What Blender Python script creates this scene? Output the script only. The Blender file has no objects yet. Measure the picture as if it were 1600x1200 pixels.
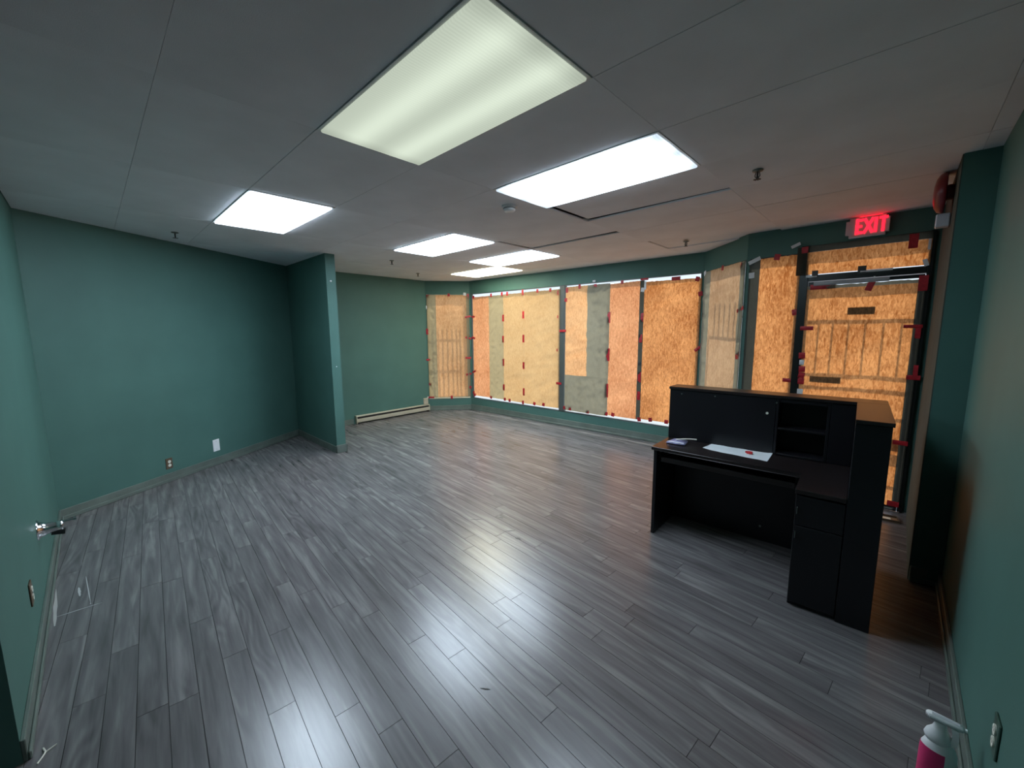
import bpy, bmesh, math, random
from mathutils import Vector, Matrix, noise as mnoise
random.seed(7)
SC = bpy.context.scene
COL = SC.collection
# ------------------------------------------------------------------ camera
F, YAW, PIT, ROL, CH = 631.2446, -0.7646294, 0.1314378, 0.00575540, 1.6687
cd = bpy.data.cameras.new('camera')
cam = bpy.data.objects.new('camera', cd); COL.objects.link(cam)
cd.sensor_width = 36; cd.lens = F/1600*36; cd.clip_start = .02; cd.clip_end = 200
cy, sy, cp, sp = math.cos(YAW), math.sin(YAW), math.cos(PIT), math.sin(PIT)
fw = Vector((sy*cp, cy*cp, -sp)); rt = Vector((cy, -sy, 0)); dn = fw.cross(rt)
cr, sr = math.cos(ROL), math.sin(ROL)
X = cr*rt+sr*dn; D = -sr*rt+cr*dn
m = Matrix((X, -D, -fw)).transposed().to_4x4(); m.translation = (0, 0, CH)
cam.matrix_world = m
SC.camera = cam
# ------------------------------------------------------------------ world, sun, exposure
SUN_E, WORLD = 3.9, 1.1
w = bpy.data.worlds.new('sky'); SC.world = w; w.use_nodes = True
nt = w.node_tree; bg = nt.nodes['Background']
tc = nt.nodes.new('ShaderNodeTexCoord'); sx = nt.nodes.new('ShaderNodeSeparateXYZ'); rp = nt.nodes.new('ShaderNodeValToRGB')
nt.links.new(tc.outputs['Generated'], sx.inputs[0]); nt.links.new(sx.outputs['Z'], rp.inputs[0]); nt.links.new(rp.outputs[0], bg.inputs[0])
rp.color_ramp.elements[0].position = 0; rp.color_ramp.elements[0].color = (.85, .9, 1, 1)
rp.color_ramp.elements[1].position = .7; rp.color_ramp.elements[1].color = (.45, .62, 1, 1)
bg.inputs[1].default_value = WORLD
sd = bpy.data.lights.new('sun', 'SUN'); sd.energy = SUN_E; sd.angle = math.radians(1.2); sd.color = (1, .95, .86)
so = bpy.data.objects.new('sun', sd); COL.objects.link(so)
el, az = math.radians(58), math.radians(86)
sdir = Vector((math.cos(el)*math.cos(az), math.cos(el)*math.sin(az), math.sin(el)))
so.rotation_euler = sdir.to_track_quat('Z', 'Y').to_euler(); so.location = (-2, 12, 8)
vs = SC.view_settings
vs.view_transform = 'Standard'; vs.look = 'None'; vs.gamma = 1; vs.use_curve_mapping = False; vs.exposure = 0.27
SC.cycles.max_bounces = 8; SC.cycles.transparent_max_bounces = 16
SC.cycles.caustics_reflective = False; SC.cycles.caustics_refractive = False
LAMP = 20.0          # radiance of the bright ceiling diffusers

# ------------------------------------------------------------------ helpers
H_ = 2.679
def tag(o, label=None, cat=None, group=None, kind=None):
    if label: o['label'] = label
    if cat: o['category'] = cat
    if group: o['group'] = group
    if kind: o['kind'] = kind
    return o
def link(name, bm, mat, parent=None, loc=(0, 0, 0), rz=0, smooth=False, rot=None):
    me = bpy.data.meshes.new(name)
    bmesh.ops.recalc_face_normals(bm, faces=bm.faces)
    bm.to_mesh(me); bm.free()
    for q in (mat if isinstance(mat, (list, tuple)) else [mat]): me.materials.append(q)
    if smooth:
        for p in me.polygons: p.use_smooth = True
    o = bpy.data.objects.new(name, me); COL.objects.link(o)
    o.location = loc; o.rotation_euler = rot if rot else (0, 0, rz)
    if parent: o.parent = parent
    return o
def empty(name, loc, rz=0, label=None, cat=None, group=None, kind=None, rot=None):
    o = bpy.data.objects.new(name, None); COL.objects.link(o); o.location = loc; o.rotation_euler = rot if rot else (0, 0, rz)
    o.empty_display_size = .1
    return tag(o, label, cat, group, kind)
def BM(): return bmesh.new()
def box(bm, x0, x1, y0, y1, z0, z1, bev=0, mi=0):
    vs_ = [bm.verts.new((x, y, z)) for x in (x0, x1) for y in (y0, y1) for z in (z0, z1)]
    fs = [bm.faces.new([vs_[i] for i in f]) for f in ((0, 1, 3, 2), (4, 6, 7, 5), (0, 4, 5, 1), (2, 3, 7, 6), (0, 2, 6, 4), (1, 5, 7, 3))]
    for f in fs: f.material_index = mi
    if bev:
        es = list({e for f in fs for e in f.edges})
        bmesh.ops.bevel(bm, geom=es, offset=bev, segments=1, affect='EDGES')
    return bm
def prism(bm, pts, z0, z1):
    a = [bm.verts.new((x, y, z0)) for x, y in pts]; b = [bm.verts.new((x, y, z1)) for x, y in pts]
    n = len(pts); bm.faces.new(a[::-1]); bm.faces.new(b)
    for i in range(n): bm.faces.new((a[i], a[(i+1) % n], b[(i+1) % n], b[i]))
    return bm
def lathe(bm, prof, n=24, M=Matrix()):
    """prof: (r, z) pairs, revolved about z then transformed by M"""
    rings = []
    for r, z in prof:
        if r < 1e-6: rings.append([bm.verts.new(M @ Vector((0, 0, z)))])
        else: rings.append([bm.verts.new(M @ Vector((r*math.cos(2*math.pi*i/n), r*math.sin(2*math.pi*i/n), z))) for i in range(n)])
    for a, b in zip(rings, rings[1:]):
        for i in range(n):
            j = (i+1) % n
            if len(a) == 1 and len(b) == 1: break
            if len(a) == 1: bm.faces.new((a[0], b[i], b[j]))
            elif len(b) == 1: bm.faces.new((a[i], b[0], a[j]))
            else: bm.faces.new((a[i], b[i], b[j], a[j]))
    return bm
def axis(p, q):
    d = Vector(q)-Vector(p); return Matrix.Translation(p) @ d.to_track_quat('Z', 'Y').to_matrix().to_4x4(), d.length
def tube(bm, p, q, r, n=10, r2=None):
    M, L = axis(p, q); r2 = r if r2 is None else r2
    return lathe(bm, [(0, 0), (r, 0), (r2, L), (0, L)], n, M)

# ------------------------------------------------------------------ materials
def mat(name, col, rough=.5, metal=0, spec=.5, nscale=0, namt=.0, bump=0, bscale=80, emis=None, es=0, coat=0):
    m_ = bpy.data.materials.new(name); m_.use_nodes = True
    t = m_.node_tree; p = t.nodes['Principled BSDF']
    p.inputs['Roughness'].default_value = rough; p.inputs['Metallic'].default_value = metal
    p.inputs['Specular IOR Level'].default_value = spec; p.inputs['Coat Weight'].default_value = coat
    co = t.nodes.new('ShaderNodeTexCoord'); n = t.nodes.new('ShaderNodeTexNoise'); n.inputs['Scale'].default_value = nscale or 6
    n.inputs['Detail'].default_value = 4; t.links.new(co.outputs['Object'], n.inputs['Vector'])
    r = t.nodes.new('ShaderNodeValToRGB'); a = namt or .06
    r.color_ramp.elements[0].position = .3; r.color_ramp.elements[0].color = (*[c*(1-a) for c in col], 1)
    r.color_ramp.elements[1].position = .7; r.color_ramp.elements[1].color = (*[min(1, c*(1+a)) for c in col], 1)
    t.links.new(n.outputs[0], r.inputs[0]); t.links.new(r.outputs[0], p.inputs['Base Color'])
    if bump:
        n2 = t.nodes.new('ShaderNodeTexNoise'); n2.inputs['Scale'].default_value = bscale; n2.inputs['Detail'].default_value = 3
        t.links.new(co.outputs['Object'], n2.inputs['Vector'])
        b = t.nodes.new('ShaderNodeBump'); b.inputs['Strength'].default_value = bump; b.inputs['Distance'].default_value = .002
        t.links.new(n2.outputs[0], b.inputs['Height']); t.links.new(b.outputs[0], p.inputs['Normal'])
    if emis:
        p.inputs['Emission Color'].default_value = (*emis, 1); p.inputs['Emission Strength'].default_value = es
    return m_
GREEN = (.078, .175, .152)
M_wall = mat('green_wall_paint', GREEN, .52, nscale=2.2, namt=.07, bump=.25, bscale=160, spec=.25)
M_trim = mat('grey_green_trim_paint', (.13, .165, .145), .45, nscale=5, namt=.18, bump=.1)
M_tile = mat('ceiling_tile_board', (.84, .86, .90), .85, nscale=2.5, namt=.05, bump=.3, bscale=240, spec=.2)
M_plen = mat('dark_plenum', (.045, .05, .07), .9)
M_sub = mat('floor_joint_dark', (.02, .02, .022), .8)
M_white = mat('white_enamel', (.75, .76, .76), .4)
M_frame = mat('dark_bronze_aluminium', (.018, .024, .024), .32, metal=.5, nscale=8)
M_greyframe = mat('grey_aluminium', (.16, .19, .18), .4, metal=.4)
M_black = mat('black_laminate', (.0075, .0075, .010), .36, nscale=3, namt=.2, spec=.45)
M_top = mat('espresso_laminate', (.016, .012, .012), .30, nscale=3, namt=.2, spec=.6)
M_cream = mat('cream_heater_enamel', (.46, .44, .35), .4, nscale=4)
M_dark = mat('dark_slot', (.012, .012, .012), .8)
M_red = mat('red_tape', (.42, .012, .022), .45, nscale=30, namt=.25)
M_dtape = mat('dark_tape', (.03, .04, .04), .5)
M_wtape = mat('white_tape', (.75, .78, .8), .5)
M_chrome = mat('chrome', (.75, .78, .8), .12, metal=1)
M_rubber = mat('black_rubber', (.01, .01, .012), .6)
M_brown = mat('brown_plate', (.11, .075, .045), .45)
M_ivory = mat('ivory_plastic', (.85, .84, .74), .4)
M_bwhite = mat('white_plastic', (.90, .93, .95), .35)
M_paperw = mat('white_paper', (.82, .87, .90), .7, nscale=10, namt=.03)
M_concrete = mat('pavement_concrete', (.50, .49, .46), .9, nscale=3, namt=.1)
M_rail = mat('black_railing_paint', (.012, .012, .013), .5)
M_firered = mat('fire_alarm_red', (.20, .014, .02), .3)
M_pink = mat('pink_label', (.70, .035, .17), .4, nscale=14, namt=.1)
M_lilac = mat('lilac_packaging', (.36, .34, .55), .4, nscale=25, namt=.3)
M_strobe = mat('clear_strobe', (.6, .62, .68), .2)
M_signg = mat('exit_sign_face', (.62, .58, .58), .45)
M_wood = mat('tan_card', (.30, .20, .11), .7)

def paper_mat(name, light, darkc, refl, fib=1.0, tr=.72):
    m_ = bpy.data.materials.new(name); m_.use_nodes = True; t = m_.node_tree; N = t.nodes; Lk = t.links
    for n in list(N): N.remove(n)
    out = N.new('ShaderNodeOutputMaterial'); mix = N.new('ShaderNodeMixShader'); df = N.new('ShaderNodeBsdfDiffuse'); tl = N.new('ShaderNodeBsdfTranslucent')
    co = N.new('ShaderNodeTexCoord'); mp = N.new('ShaderNodeMapping'); mp.inputs['Scale'].default_value = (62, 40, 21); mp.inputs['Rotation'].default_value = (0, .12, 0)
    n1 = N.new('ShaderNodeTexNoise'); n1.inputs['Scale'].default_value = 1.0; n1.inputs['Detail'].default_value = 3; n1.inputs['Roughness'].default_value = .62
    n1.inputs['Distortion'].default_value = .8
    n2 = N.new('ShaderNodeTexNoise'); n2.inputs['Scale'].default_value = 2.0; n2.inputs['Detail'].default_value = 2
    Lk.new(co.outputs['Object'], mp.inputs[0]); Lk.new(mp.outputs[0], n1.inputs['Vector']); Lk.new(co.outputs['Object'], n2.inputs['Vector'])
    ad = N.new('ShaderNodeMath'); ad.operation = 'MULTIPLY_ADD'; Lk.new(n2.outputs[0], ad.inputs[0]); ad.inputs[1].default_value = .45; Lk.new(n1.outputs[0], ad.inputs[2])
    r = N.new('ShaderNodeValToRGB'); r.color_ramp.elements[0].position = .725-.15*fib-.12*(1-fib)*3; r.color_ramp.elements[1].position = .725+.15*fib+.12*(1-fib)*3
    r.color_ramp.elements[0].position = .725-.17/max(fib, .2); r.color_ramp.elements[1].position = .725+.17/max(fib, .2)
    r.color_ramp.elements[0].color = (*darkc, 1); r.color_ramp.elements[1].color = (*light, 1)
    Lk.new(ad.outputs[0], r.inputs[0]); Lk.new(r.outputs[0], tl.inputs[0]); df.inputs[0].default_value = (*refl, 1)
    mix.inputs[0].default_value = tr
    Lk.new(df.outputs[0], mix.inputs[1]); Lk.new(tl.outputs[0], mix.inputs[2]); Lk.new(mix.outputs[0], out.inputs[0])
    return m_
KR = (.42, .30, .18)
P_yellow = paper_mat('kraft_paper_yellow', (.80, .50, .23), (.60, .32, .125), KR, .7)
P_orange = paper_mat('kraft_paper_orange', (.95, .43, .20), (.56, .175, .06), KR, .9)
P_deep = paper_mat('kraft_paper_deep', (.90, .38, .13), (.38, .10, .018), KR, .9)
P_pale = paper_mat('kraft_paper_pale', (.66, .40, .22), (.42, .22, .11), KR, .9)
P_left = paper_mat('kraft_paper_left_bay', (1.0, .54, .25), (.70, .30, .11), KR, .9)
P_tan = paper_mat('kraft_double_tan', (.50, .38, .20), (.36, .27, .14), (.36, .31, .22), .5)
P_grey = paper_mat('kraft_double_and_shade_grey', (.26, .23, .16), (.20, .175, .12), (.34, .32, .25), .5)
P_dark = paper_mat('kraft_double_dark', (.05, .048, .038), (.035, .033, .026), (.14, .145, .12), .5)

def glass_mat():
    m_ = bpy.data.materials.new('window_glass'); m_.use_nodes = True; t = m_.node_tree; N = t.nodes
    for n in list(N): N.remove(n)
    out = N.new('ShaderNodeOutputMaterial'); mix = N.new('ShaderNodeMixShader'); tr = N.new('ShaderNodeBsdfTransparent'); gl = N.new('ShaderNodeBsdfGlossy')
    tr.inputs[0].default_value = (.93, .96, .95, 1); gl.inputs['Roughness'].default_value = .02
    fr = N.new('ShaderNodeFresnel'); fr.inputs[0].default_value = 1.45
    ge = N.new('ShaderNodeNewGeometry'); ib = N.new('ShaderNodeMath'); ib.operation = 'SUBTRACT'; ib.inputs[0].default_value = 1; t.links.new(ge.outputs['Backfacing'], ib.inputs[1])
    ff = N.new('ShaderNodeMath'); ff.operation = 'MULTIPLY'; t.links.new(fr.outputs[0], ff.inputs[0]); t.links.new(ib.outputs[0], ff.inputs[1])
    t.links.new(ff.outputs[0], mix.inputs[0]); t.links.new(tr.outputs[0], mix.inputs[1]); t.links.new(gl.outputs[0], mix.inputs[2]); t.links.new(mix.outputs[0], out.inputs[0])
    return m_
M_glass = glass_mat()

def floor_mat():
    m_ = bpy.data.materials.new('grey_oak_laminate'); m_.use_nodes = True; t = m_.node_tree; N = t.nodes; L = t.links; p = N['Principled BSDF']
    co = N.new('ShaderNodeTexCoord'); oi = N.new('ShaderNodeObjectInfo')
    off = N.new('ShaderNodeVectorMath'); off.operation = 'MULTIPLY_ADD'
    cmb = N.new('ShaderNodeCombineXYZ'); L.new(oi.outputs['Random'], cmb.inputs[0]); L.new(oi.outputs['Random'], cmb.inputs[1]); L.new(oi.outputs['Random'], cmb.inputs[2])
    L.new(cmb.outputs[0], off.inputs[0]); off.inputs[1].default_value = (37, 91, 53); L.new(co.outputs['Object'], off.inputs[2])
    def nz(scale, sc, det=4, dist=0):
        mp = N.new('ShaderNodeMapping'); mp.inputs['Scale'].default_value = scale; L.new(off.outputs[0], mp.inputs[0])
        n = N.new('ShaderNodeTexNoise'); n.inputs['Scale'].default_value = sc; n.inputs['Detail'].default_value = det; n.inputs['Distortion'].default_value = dist
        L.new(mp.outputs[0], n.inputs['Vector']); return n
    a = nz((1.3, 15, 1), 1.5, 6, .35)
    # cathedral rings
    b = nz((.8, 5.5, 1), 1.3, 1, .25)
    mul = N.new('ShaderNodeMath'); mul.operation = 'MULTIPLY'; L.new(b.outputs[0], mul.inputs[0]); mul.inputs[1].default_value = 62
    sn = N.new('ShaderNodeMath'); sn.operation = 'SINE'; L.new(mul.outputs[0], sn.inputs[0])
    c = nz((1.1, 5, 1), .9, 2)
    msk = N.new('ShaderNodeMapRange'); msk.inputs['From Min'].default_value = .50; msk.inputs['From Max'].default_value = .62; L.new(c.outputs[0], msk.inputs[0])
    rm = N.new('ShaderNodeMath'); rm.operation = 'MULTIPLY'; L.new(sn.outputs[0], rm.inputs[0]); L.new(msk.outputs[0], rm.inputs[1])
    s1 = N.new('ShaderNodeMath'); s1.operation = 'MULTIPLY_ADD'; L.new(rm.outputs[0], s1.inputs[0]); s1.inputs[1].default_value = .075; L.new(a.outputs[0], s1.inputs[2])
    rr = N.new('ShaderNodeMath'); rr.operation = 'MULTIPLY_ADD'; L.new(oi.outputs['Random'], rr.inputs[0]); rr.inputs[1].default_value = .13; L.new(s1.outputs[0], rr.inputs[2])
    r = N.new('ShaderNodeValToRGB'); e = r.color_ramp.elements
    e[0].position = .34; e[0].color = (.100, .094, .097, 1); e[1].position = .88; e[1].color = (.275, .262, .26, 1)
    m1 = e.new(.60); m1.color = (.158, .150, .154, 1)
    L.new(rr.outputs[0], r.inputs[0]); L.new(r.outputs[0], p.inputs['Base Color'])
    p.inputs['Roughness'].default_value = .27; p.inputs['Specular IOR Level'].default_value = .85
    bp = N.new('ShaderNodeBump'); bp.inputs['Strength'].default_value = .12; bp.inputs['Distance'].default_value = .001; L.new(s1.outputs[0], bp.inputs['Height']); L.new(bp.outputs[0], p.inputs['Normal'])
    return m_
M_floor = floor_mat()

def diffuser_mat(name, col, strength, edge, stripe, endfall):
    """lit prismatic lens: brighter along its two tubes, dimmer towards the ends; object x = long axis (-.6..+.6), y short"""
    m_ = bpy.data.materials.new(name); m_.use_nodes = True; t = m_.node_tree; N = t.nodes; L = t.links
    for n in list(N): N.remove(n)
    out = N.new('ShaderNodeOutputMaterial'); em = N.new('ShaderNodeEmission'); em.inputs[0].default_value = (*col, 1)
    co = N.new('ShaderNodeTexCoord'); s = N.new('ShaderNodeSeparateXYZ'); L.new(co.outputs['Object'], s.inputs[0])
    def m2(op, a, b=None, cc=None):
        q = N.new('ShaderNodeMath'); q.operation = op
        for i, v in enumerate((a, b, cc)):
            if v is None: continue
            if isinstance(v, (int, float)): q.inputs[i].default_value = v
            else: L.new(v, q.inputs[i])
        return q.outputs[0]
    ay = m2('ABSOLUTE', s.outputs['Y']); d = m2('SUBTRACT', ay, .13); g = m2('MULTIPLY', d, d); g = m2('MULTIPLY', g, -170.); g = m2('EXPONENT', g)
    ax = m2('ABSOLUTE', s.outputs['X']); ef = N.new('ShaderNodeMapRange'); ef.interpolation_type = 'SMOOTHSTEP'
    ef.inputs['From Min'].default_value = .60; ef.inputs['From Max'].default_value = .60-endfall; L.new(ax, ef.inputs[0])
    # fine prismatic ribs
    rb = m2('MULTIPLY', s.outputs['X'], 420.); rb = m2('SINE', rb); rb = m2('MULTIPLY', rb, .03)
    v = m2('MULTIPLY', g, stripe); v = m2('ADD', v, 1-stripe); v = m2('ADD', v, rb)
    v = m2('MULTIPLY', v, m2('MULTIPLY_ADD', ef.outputs[0], 1-edge, edge))
    L.new(m2('MULTIPLY', v, strength), em.inputs[1]); L.new(em.outputs[0], out.inputs[0])
    return m_

# ------------------------------------------------------------------ room plan
A = (-5.312, -.331); B = (-7.003, 2.28); B2 = (-7.03, 2.36); E_ = (-7.092, 4.849); Fp = (-6.534, 5.554); G = (-1.961, 5.743)
Hh = (-1.293, 5.073); I = (.174, 5.009); J = (.173, 3.65); K = (.320, 3.675); L_ = (.330, -2.6); M_ = (-2.34, -2.6); N_ = (-2.34, -.338)
ROOM = [A, B, B2, E_, Fp, G, Hh, I, J, K, L_, M_, N_]
def clip(poly, x0, x1, y0, y1):
    def c(ps, f, inter):
        o = []
        for i in range(len(ps)):
            p, q = ps[i-1], ps[i]
            a, b = f(p), f(q)
            if a: 
                o.append(p) if not o or o[-1] != p else None
            if a != b: o.append(inter(p, q))
        return o
    ix = lambda X0: (lambda p, q: (X0, p[1]+(q[1]-p[1])*(X0-p[0])/(q[0]-p[0])))
    iy = lambda Y0: (lambda p, q: (p[0]+(q[0]-p[0])*(Y0-p[1])/(q[1]-p[1]), Y0))
    for f, g in ((lambda p: p[0] >= x0, ix(x0)), (lambda p: p[0] <= x1, ix(x1)), (lambda p: p[1] >= y0, iy(y0)), (lambda p: p[1] <= y1, iy(y1))):
        poly = c(poly, f, g)
        if len(poly) < 3: return []
    out = []
    for p in poly:
        if not out or (abs(p[0]-out[-1][0])+abs(p[1]-out[-1][1])) > 1e-4: out.append(p)
    if len(out) > 2 and (abs(out[0][0]-out[-1][0])+abs(out[0][1]-out[-1][1])) < 1e-4: out.pop()
    return out
def area(p): return abs(sum(p[i-1][0]*p[i][1]-p[i][0]*p[i-1][1] for i in range(len(p))))/2
def slab(name, z0, z1, m_):
    o = link(name, prism(BM(), ROOM, z0, z1), m_); tag(o, kind='structure'); return o
floor = slab('floor', -.12, -.010, M_sub)
ceiling = slab('ceiling', H_+.030, H_+.09, M_plen)

# walls: local x along p->q, local y = outward
def seg(p, q):
    d = Vector((q[0]-p[0], q[1]-p[1])); return d.length, math.atan2(d.y, d.x)
def wall(name, p, q, boxes=None, th=.12, ext0=0, ext1=0, m_=None):
    Ln, a = seg(p, q); bm = BM()
    for (s0, s1, z0, z1) in (boxes or [(-ext0, Ln+ext1, -.12, H_+.09)]):
        s0 = -ext0 if s0 is None else s0; s1 = Ln+ext1 if s1 is None else s1
        box(bm, s0, s1, 0, th, z0, z1)
    o = link(name, bm, m_ or M_wall, None, (p[0], p[1], 0), a); tag(o, kind='structure'); return o
TOP = H_+.09
wall('wall_left', N_, A, ext0=0, ext1=.1)
wall('wall_far_left', A, B, ext0=.1)
wall('wall_alcove', B2, E_, ext0=.1, ext1=.0)
wall('wall_right', K, L_, ext1=.1)
wall('wall_rear', L_, M_, ext0=.1, ext1=.1)
wall('wall_hall', M_, N_, ext0=.1, th=.12)
TW = .06
wall('wall_bay_left', E_, Fp, [(None, None, -.12, .27), (None, None, 2.41, TOP), (None, .02, .27, 2.41), (.88, None, .27, 2.41)], TW)
wall('wall_front', Fp, G, [(None, None, -.12, .245), (None, None, 2.425, TOP), (None, .03, .245, 2.425), (4.555, None, .245, 2.425)], TW)
wall('wall_bay_right', G, Hh, [(None, None, -.12, .245), (None, None, 2.425, TOP), (None, .02, .245, 2.425), (.93, None, .245, 2.425)], TW)
wall('wall_entrance', Hh, I, [(None, .5, -.12, .245), (None, None, 2.485, TOP), (None, .5, 2.425, 2.485), (None, .03, .245, 2.425), (1.435, 1.62, -.12, 2.485)], TW)
# reveal beside the door, then the pilaster face
wall('wall_reveal', I, J, th=.147, ext1=0)
# partition
pb = box(BM(), -7.1, -5.5, 2.235, 2.36, -.01, H_+.02)
tag(link('wall_partition', pb, M_wall), kind='structure')
# baseboards (two steps)
def base(name, p, q, h=.095, th=.014, s0=0, s1=None, two=True):
    Ln, a = seg(p, q); bm = BM(); s1 = Ln if s1 is None else s1
    box(bm, s0, s1, -th, .001, 0, h, .003)
    if two: box(bm, s0, s1, -th-.010, -th+.001, 0, .035, .004)
    return tag(link(name, bm, M_trim, None, (p[0], p[1], 0), a), kind='structure')
base('baseboard_left', N_, A); base('baseboard_far_left', A, B); base('baseboard_alcove', B2, E_, s0=0, s1=.83)
base('baseboard_bay_left', E_, Fp, .10); base('baseboard_front', Fp, G, .115); base('baseboard_bay_right', G, Hh, .10)
base('baseboard_entrance', Hh, I, s1=.5); base('baseboard_right', K, L_); base('baseboard_pilaster', J, K, .10)
bb = BM(); box(bb, -7.0, -5.487, 2.221, 2.236, 0, .095, .003); box(bb, -5.501, -5.487, 2.221, 2.374, 0, .11, .003); box(bb, -7.0, -5.487, 2.359, 2.374, 0, .095, .003)
tag(link('baseboard_partition', bb, M_trim), kind='structure')
# pilaster corner: the strip of wall beside the door jamb given a separate grey green colour
Ls, a_s = seg(I, J)
sb = BM(); box(sb, 0.02, Ls, -.006, .001, 0, H_, .002)
tag(link('trim_reveal', sb, mat('reveal_grey_green', (.085, .09, .075), .85, spec=.1, nscale=4, namt=.1), None, (I[0], I[1], 0), a_s), kind='structure')

# ------------------------------------------------------------------ ceiling tiles and lights
xe = [-.99-1.234*k for k in range(6)]; xe = [.244]+xe; xe = sorted(xe); xe = xe+[1.5]
ye = [.9+.614*k for k in range(-6, 9)]
lights_at = {(-2.224, .9), (-2.224, 2.128), (-4.692, .9), (-4.692, 2.742), (-4.692, 3.97), (-5.926, 4.584)}
def is_light(x, y): return any(abs(x-a) < .02 and abs(y-b) < .02 for a, b in lights_at)
full_mesh = None
odd = {(-2.224, 2.742): (.030, -.018, 1.0), (-3.458, 3.356): (.01, -.022, -1.1), (-2.224, 4.584): (.0, .008, .7)}
ncut = 0
for i in range(len(xe)-1):
    for j in range(len(ye)-1):
        x0, x1, y0, y1 = xe[i], xe[i+1], ye[j], ye[j+1]
        if is_light(x0, y0): continue
        g = .0010
        P = clip(ROOM, x0+g, x1-g, y0+g, y1-g)
        if len(P) < 3 or area(P) < .004: continue
        cx, cyy = (x0+x1)/2, (y0+y1)/2
        full = abs(area(P)-(x1-x0-2*g)*(y1-y0-2*g)) < 1e-4 and len(P) == 4
        dz = random.uniform(0, .0022); tl = (random.uniform(-.0012, .0012), random.uniform(-.0008, .0008), 0)
        if full and full_mesh is not None and abs((x1-x0)-1.234) < 1e-3:
            o = bpy.data.objects.new('tile', full_mesh); COL.objects.link(o); o.parent = ceiling
        else:
            bm = BM(); prism(bm, [(px-cx, py-cyy) for px, py in P], 0, .013)
            o = link('tile', bm, M_tile, ceiling)
            if full and abs((x1-x0)-1.234) < 1e-3: full_mesh = o.data
        o.location = (cx, cyy, H_+dz); o.rotation_euler = tl
        for (ox, oy), (sx_, sy_, dg) in odd.items():
            if abs(x0-ox) < .01 and abs(y0-oy) < .01:
                o.location = (cx+sx_, cyy+sy_, H_+.0145); o.rotation_euler = (0, 0, math.radians(dg))
LL = [
 (-2.224, .9, 'dim', 'large dim greenish white ceiling light panel nearest the camera'),
 (-2.224, 2.128, 'mid', 'bright cool white ceiling light panel with dimmer corners, beside the round detector'),
 (-4.692, .9, 'hot', 'bright white ceiling light panel alone on the left near the partition'),
 (-4.692, 2.742, 'hot', 'bright white ceiling light panel beyond the partition end, larger and nearer of the far three'),
 (-4.692, 3.97, 'hot', 'bright ceiling light panel in front of the long front window, between two others'),
 (-5.926, 4.584, 'warm', 'farthest, slightly yellow ceiling light panel near the left bay corner')]
DM = {'dim': diffuser_mat('lens_dim', (.80, .90, .74), .76, .80, .30, .10), 'mid': diffuser_mat('lens_mid', (.72, .86, 1), LAMP*.9, .10, .55, .30),
      'hot': diffuser_mat('lens_hot', (.72, .86, 1), LAMP, .3, .2, .12), 'warm': diffuser_mat('lens_warm', (1, .97, .74), LAMP*.75, .3, .2, .12)}
for x, y, k, lab in LL:
    t = empty('ceiling_light', (x+.617, y+.307, H_), 0, lab, 'ceiling light', 'recessed ceiling light panels')
    bm = BM(); w_, h_ = .615, .305; iw, ih = .600, .290
    for a0, a1, b0, b1 in ((-w_, w_, -h_, -ih), (-w_, w_, ih, h_), (-w_, -iw, -ih, ih), (iw, w_, -ih, ih)): box(bm, a0, a1, b0, b1, -.003, .022)
    link('frame', bm, M_white, t)
    link('diffuser', box(BM(), -iw, iw, -ih, ih, -.014, .006, .004), DM[k], t)
    link('housing', box(BM(), -w_+.004, w_-.004, -h_+.004, h_-.004, .022, .029), M_white, t)

# ------------------------------------------------------------------ floor planks
PW, PL, ang = .108, 1.21, math.radians(-4.5)
ca, sa = math.cos(ang), math.sin(ang)
inv = lambda p: (p[0]*ca+p[1]*sa, -p[0]*sa+p[1]*ca)
RL = [inv(p) for p in ROOM]
xs = [p[0] for p in RL]; ys = [p[1] for p in RL]
cand = []
for j in range(math.floor((min(ys)-.04)/PW), math.ceil(max(ys)/PW)+1):
    offx = random.uniform(0, PL) if j % 3 else random.choice((0, .4, .8))
    y0 = .022+j*PW
    for i in range(math.floor(min(xs)/PL)-2, math.ceil(max(xs)/PL)+2):
        x0 = offx+i*PL; g = .0011
        P = clip(RL, x0+g, x0+PL-g, y0+g, y0+PW-g)
        if len(P) < 3 or area(P) < .0008: continue
        c = (x0+PL/2, y0+PW/2); wc = (c[0]*ca-c[1]*sa, c[0]*sa+c[1]*ca)
        front = wc[0]*sy+wc[1]*cy
        cand.append((math.hypot(*wc)+(20 if front < .15 else 0), c, wc, P))
cand.sort(key=lambda q: q[0])
def chamfer_prism(bm, pts, z0, z1):
    return prism(bm, pts, z0, z1)
pm = None; rest = BM()
for n, (d, c, wc, P) in enumerate(cand):
    pts = [(p[0]-c[0], p[1]-c[1]) for p in P]
    if n < 299:
        full = len(P) == 4 and abs(area(P)-(PL-.0022)*(PW-.0022)) < 1e-4
        if full and pm is not None: o = bpy.data.objects.new('plank', pm); COL.objects.link(o); o.parent = floor
        else:
            o = link('plank', chamfer_prism(BM(), pts, -.0095, 0), M_floor, floor)
            if full: pm = o.data
        o.location = (wc[0], wc[1], random.uniform(-.0004, 0)); o.rotation_euler = (random.uniform(-.0015, .0015), 0, ang)
    else:
        prism(rest, [((x+c[0])*ca-(y+c[1])*sa, (x+c[0])*sa+(y+c[1])*ca) for x, y in pts], -.0095, -.0002)
if len(rest.verts): tag(link('plank', rest, M_floor, floor), kind='stuff')
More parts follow.
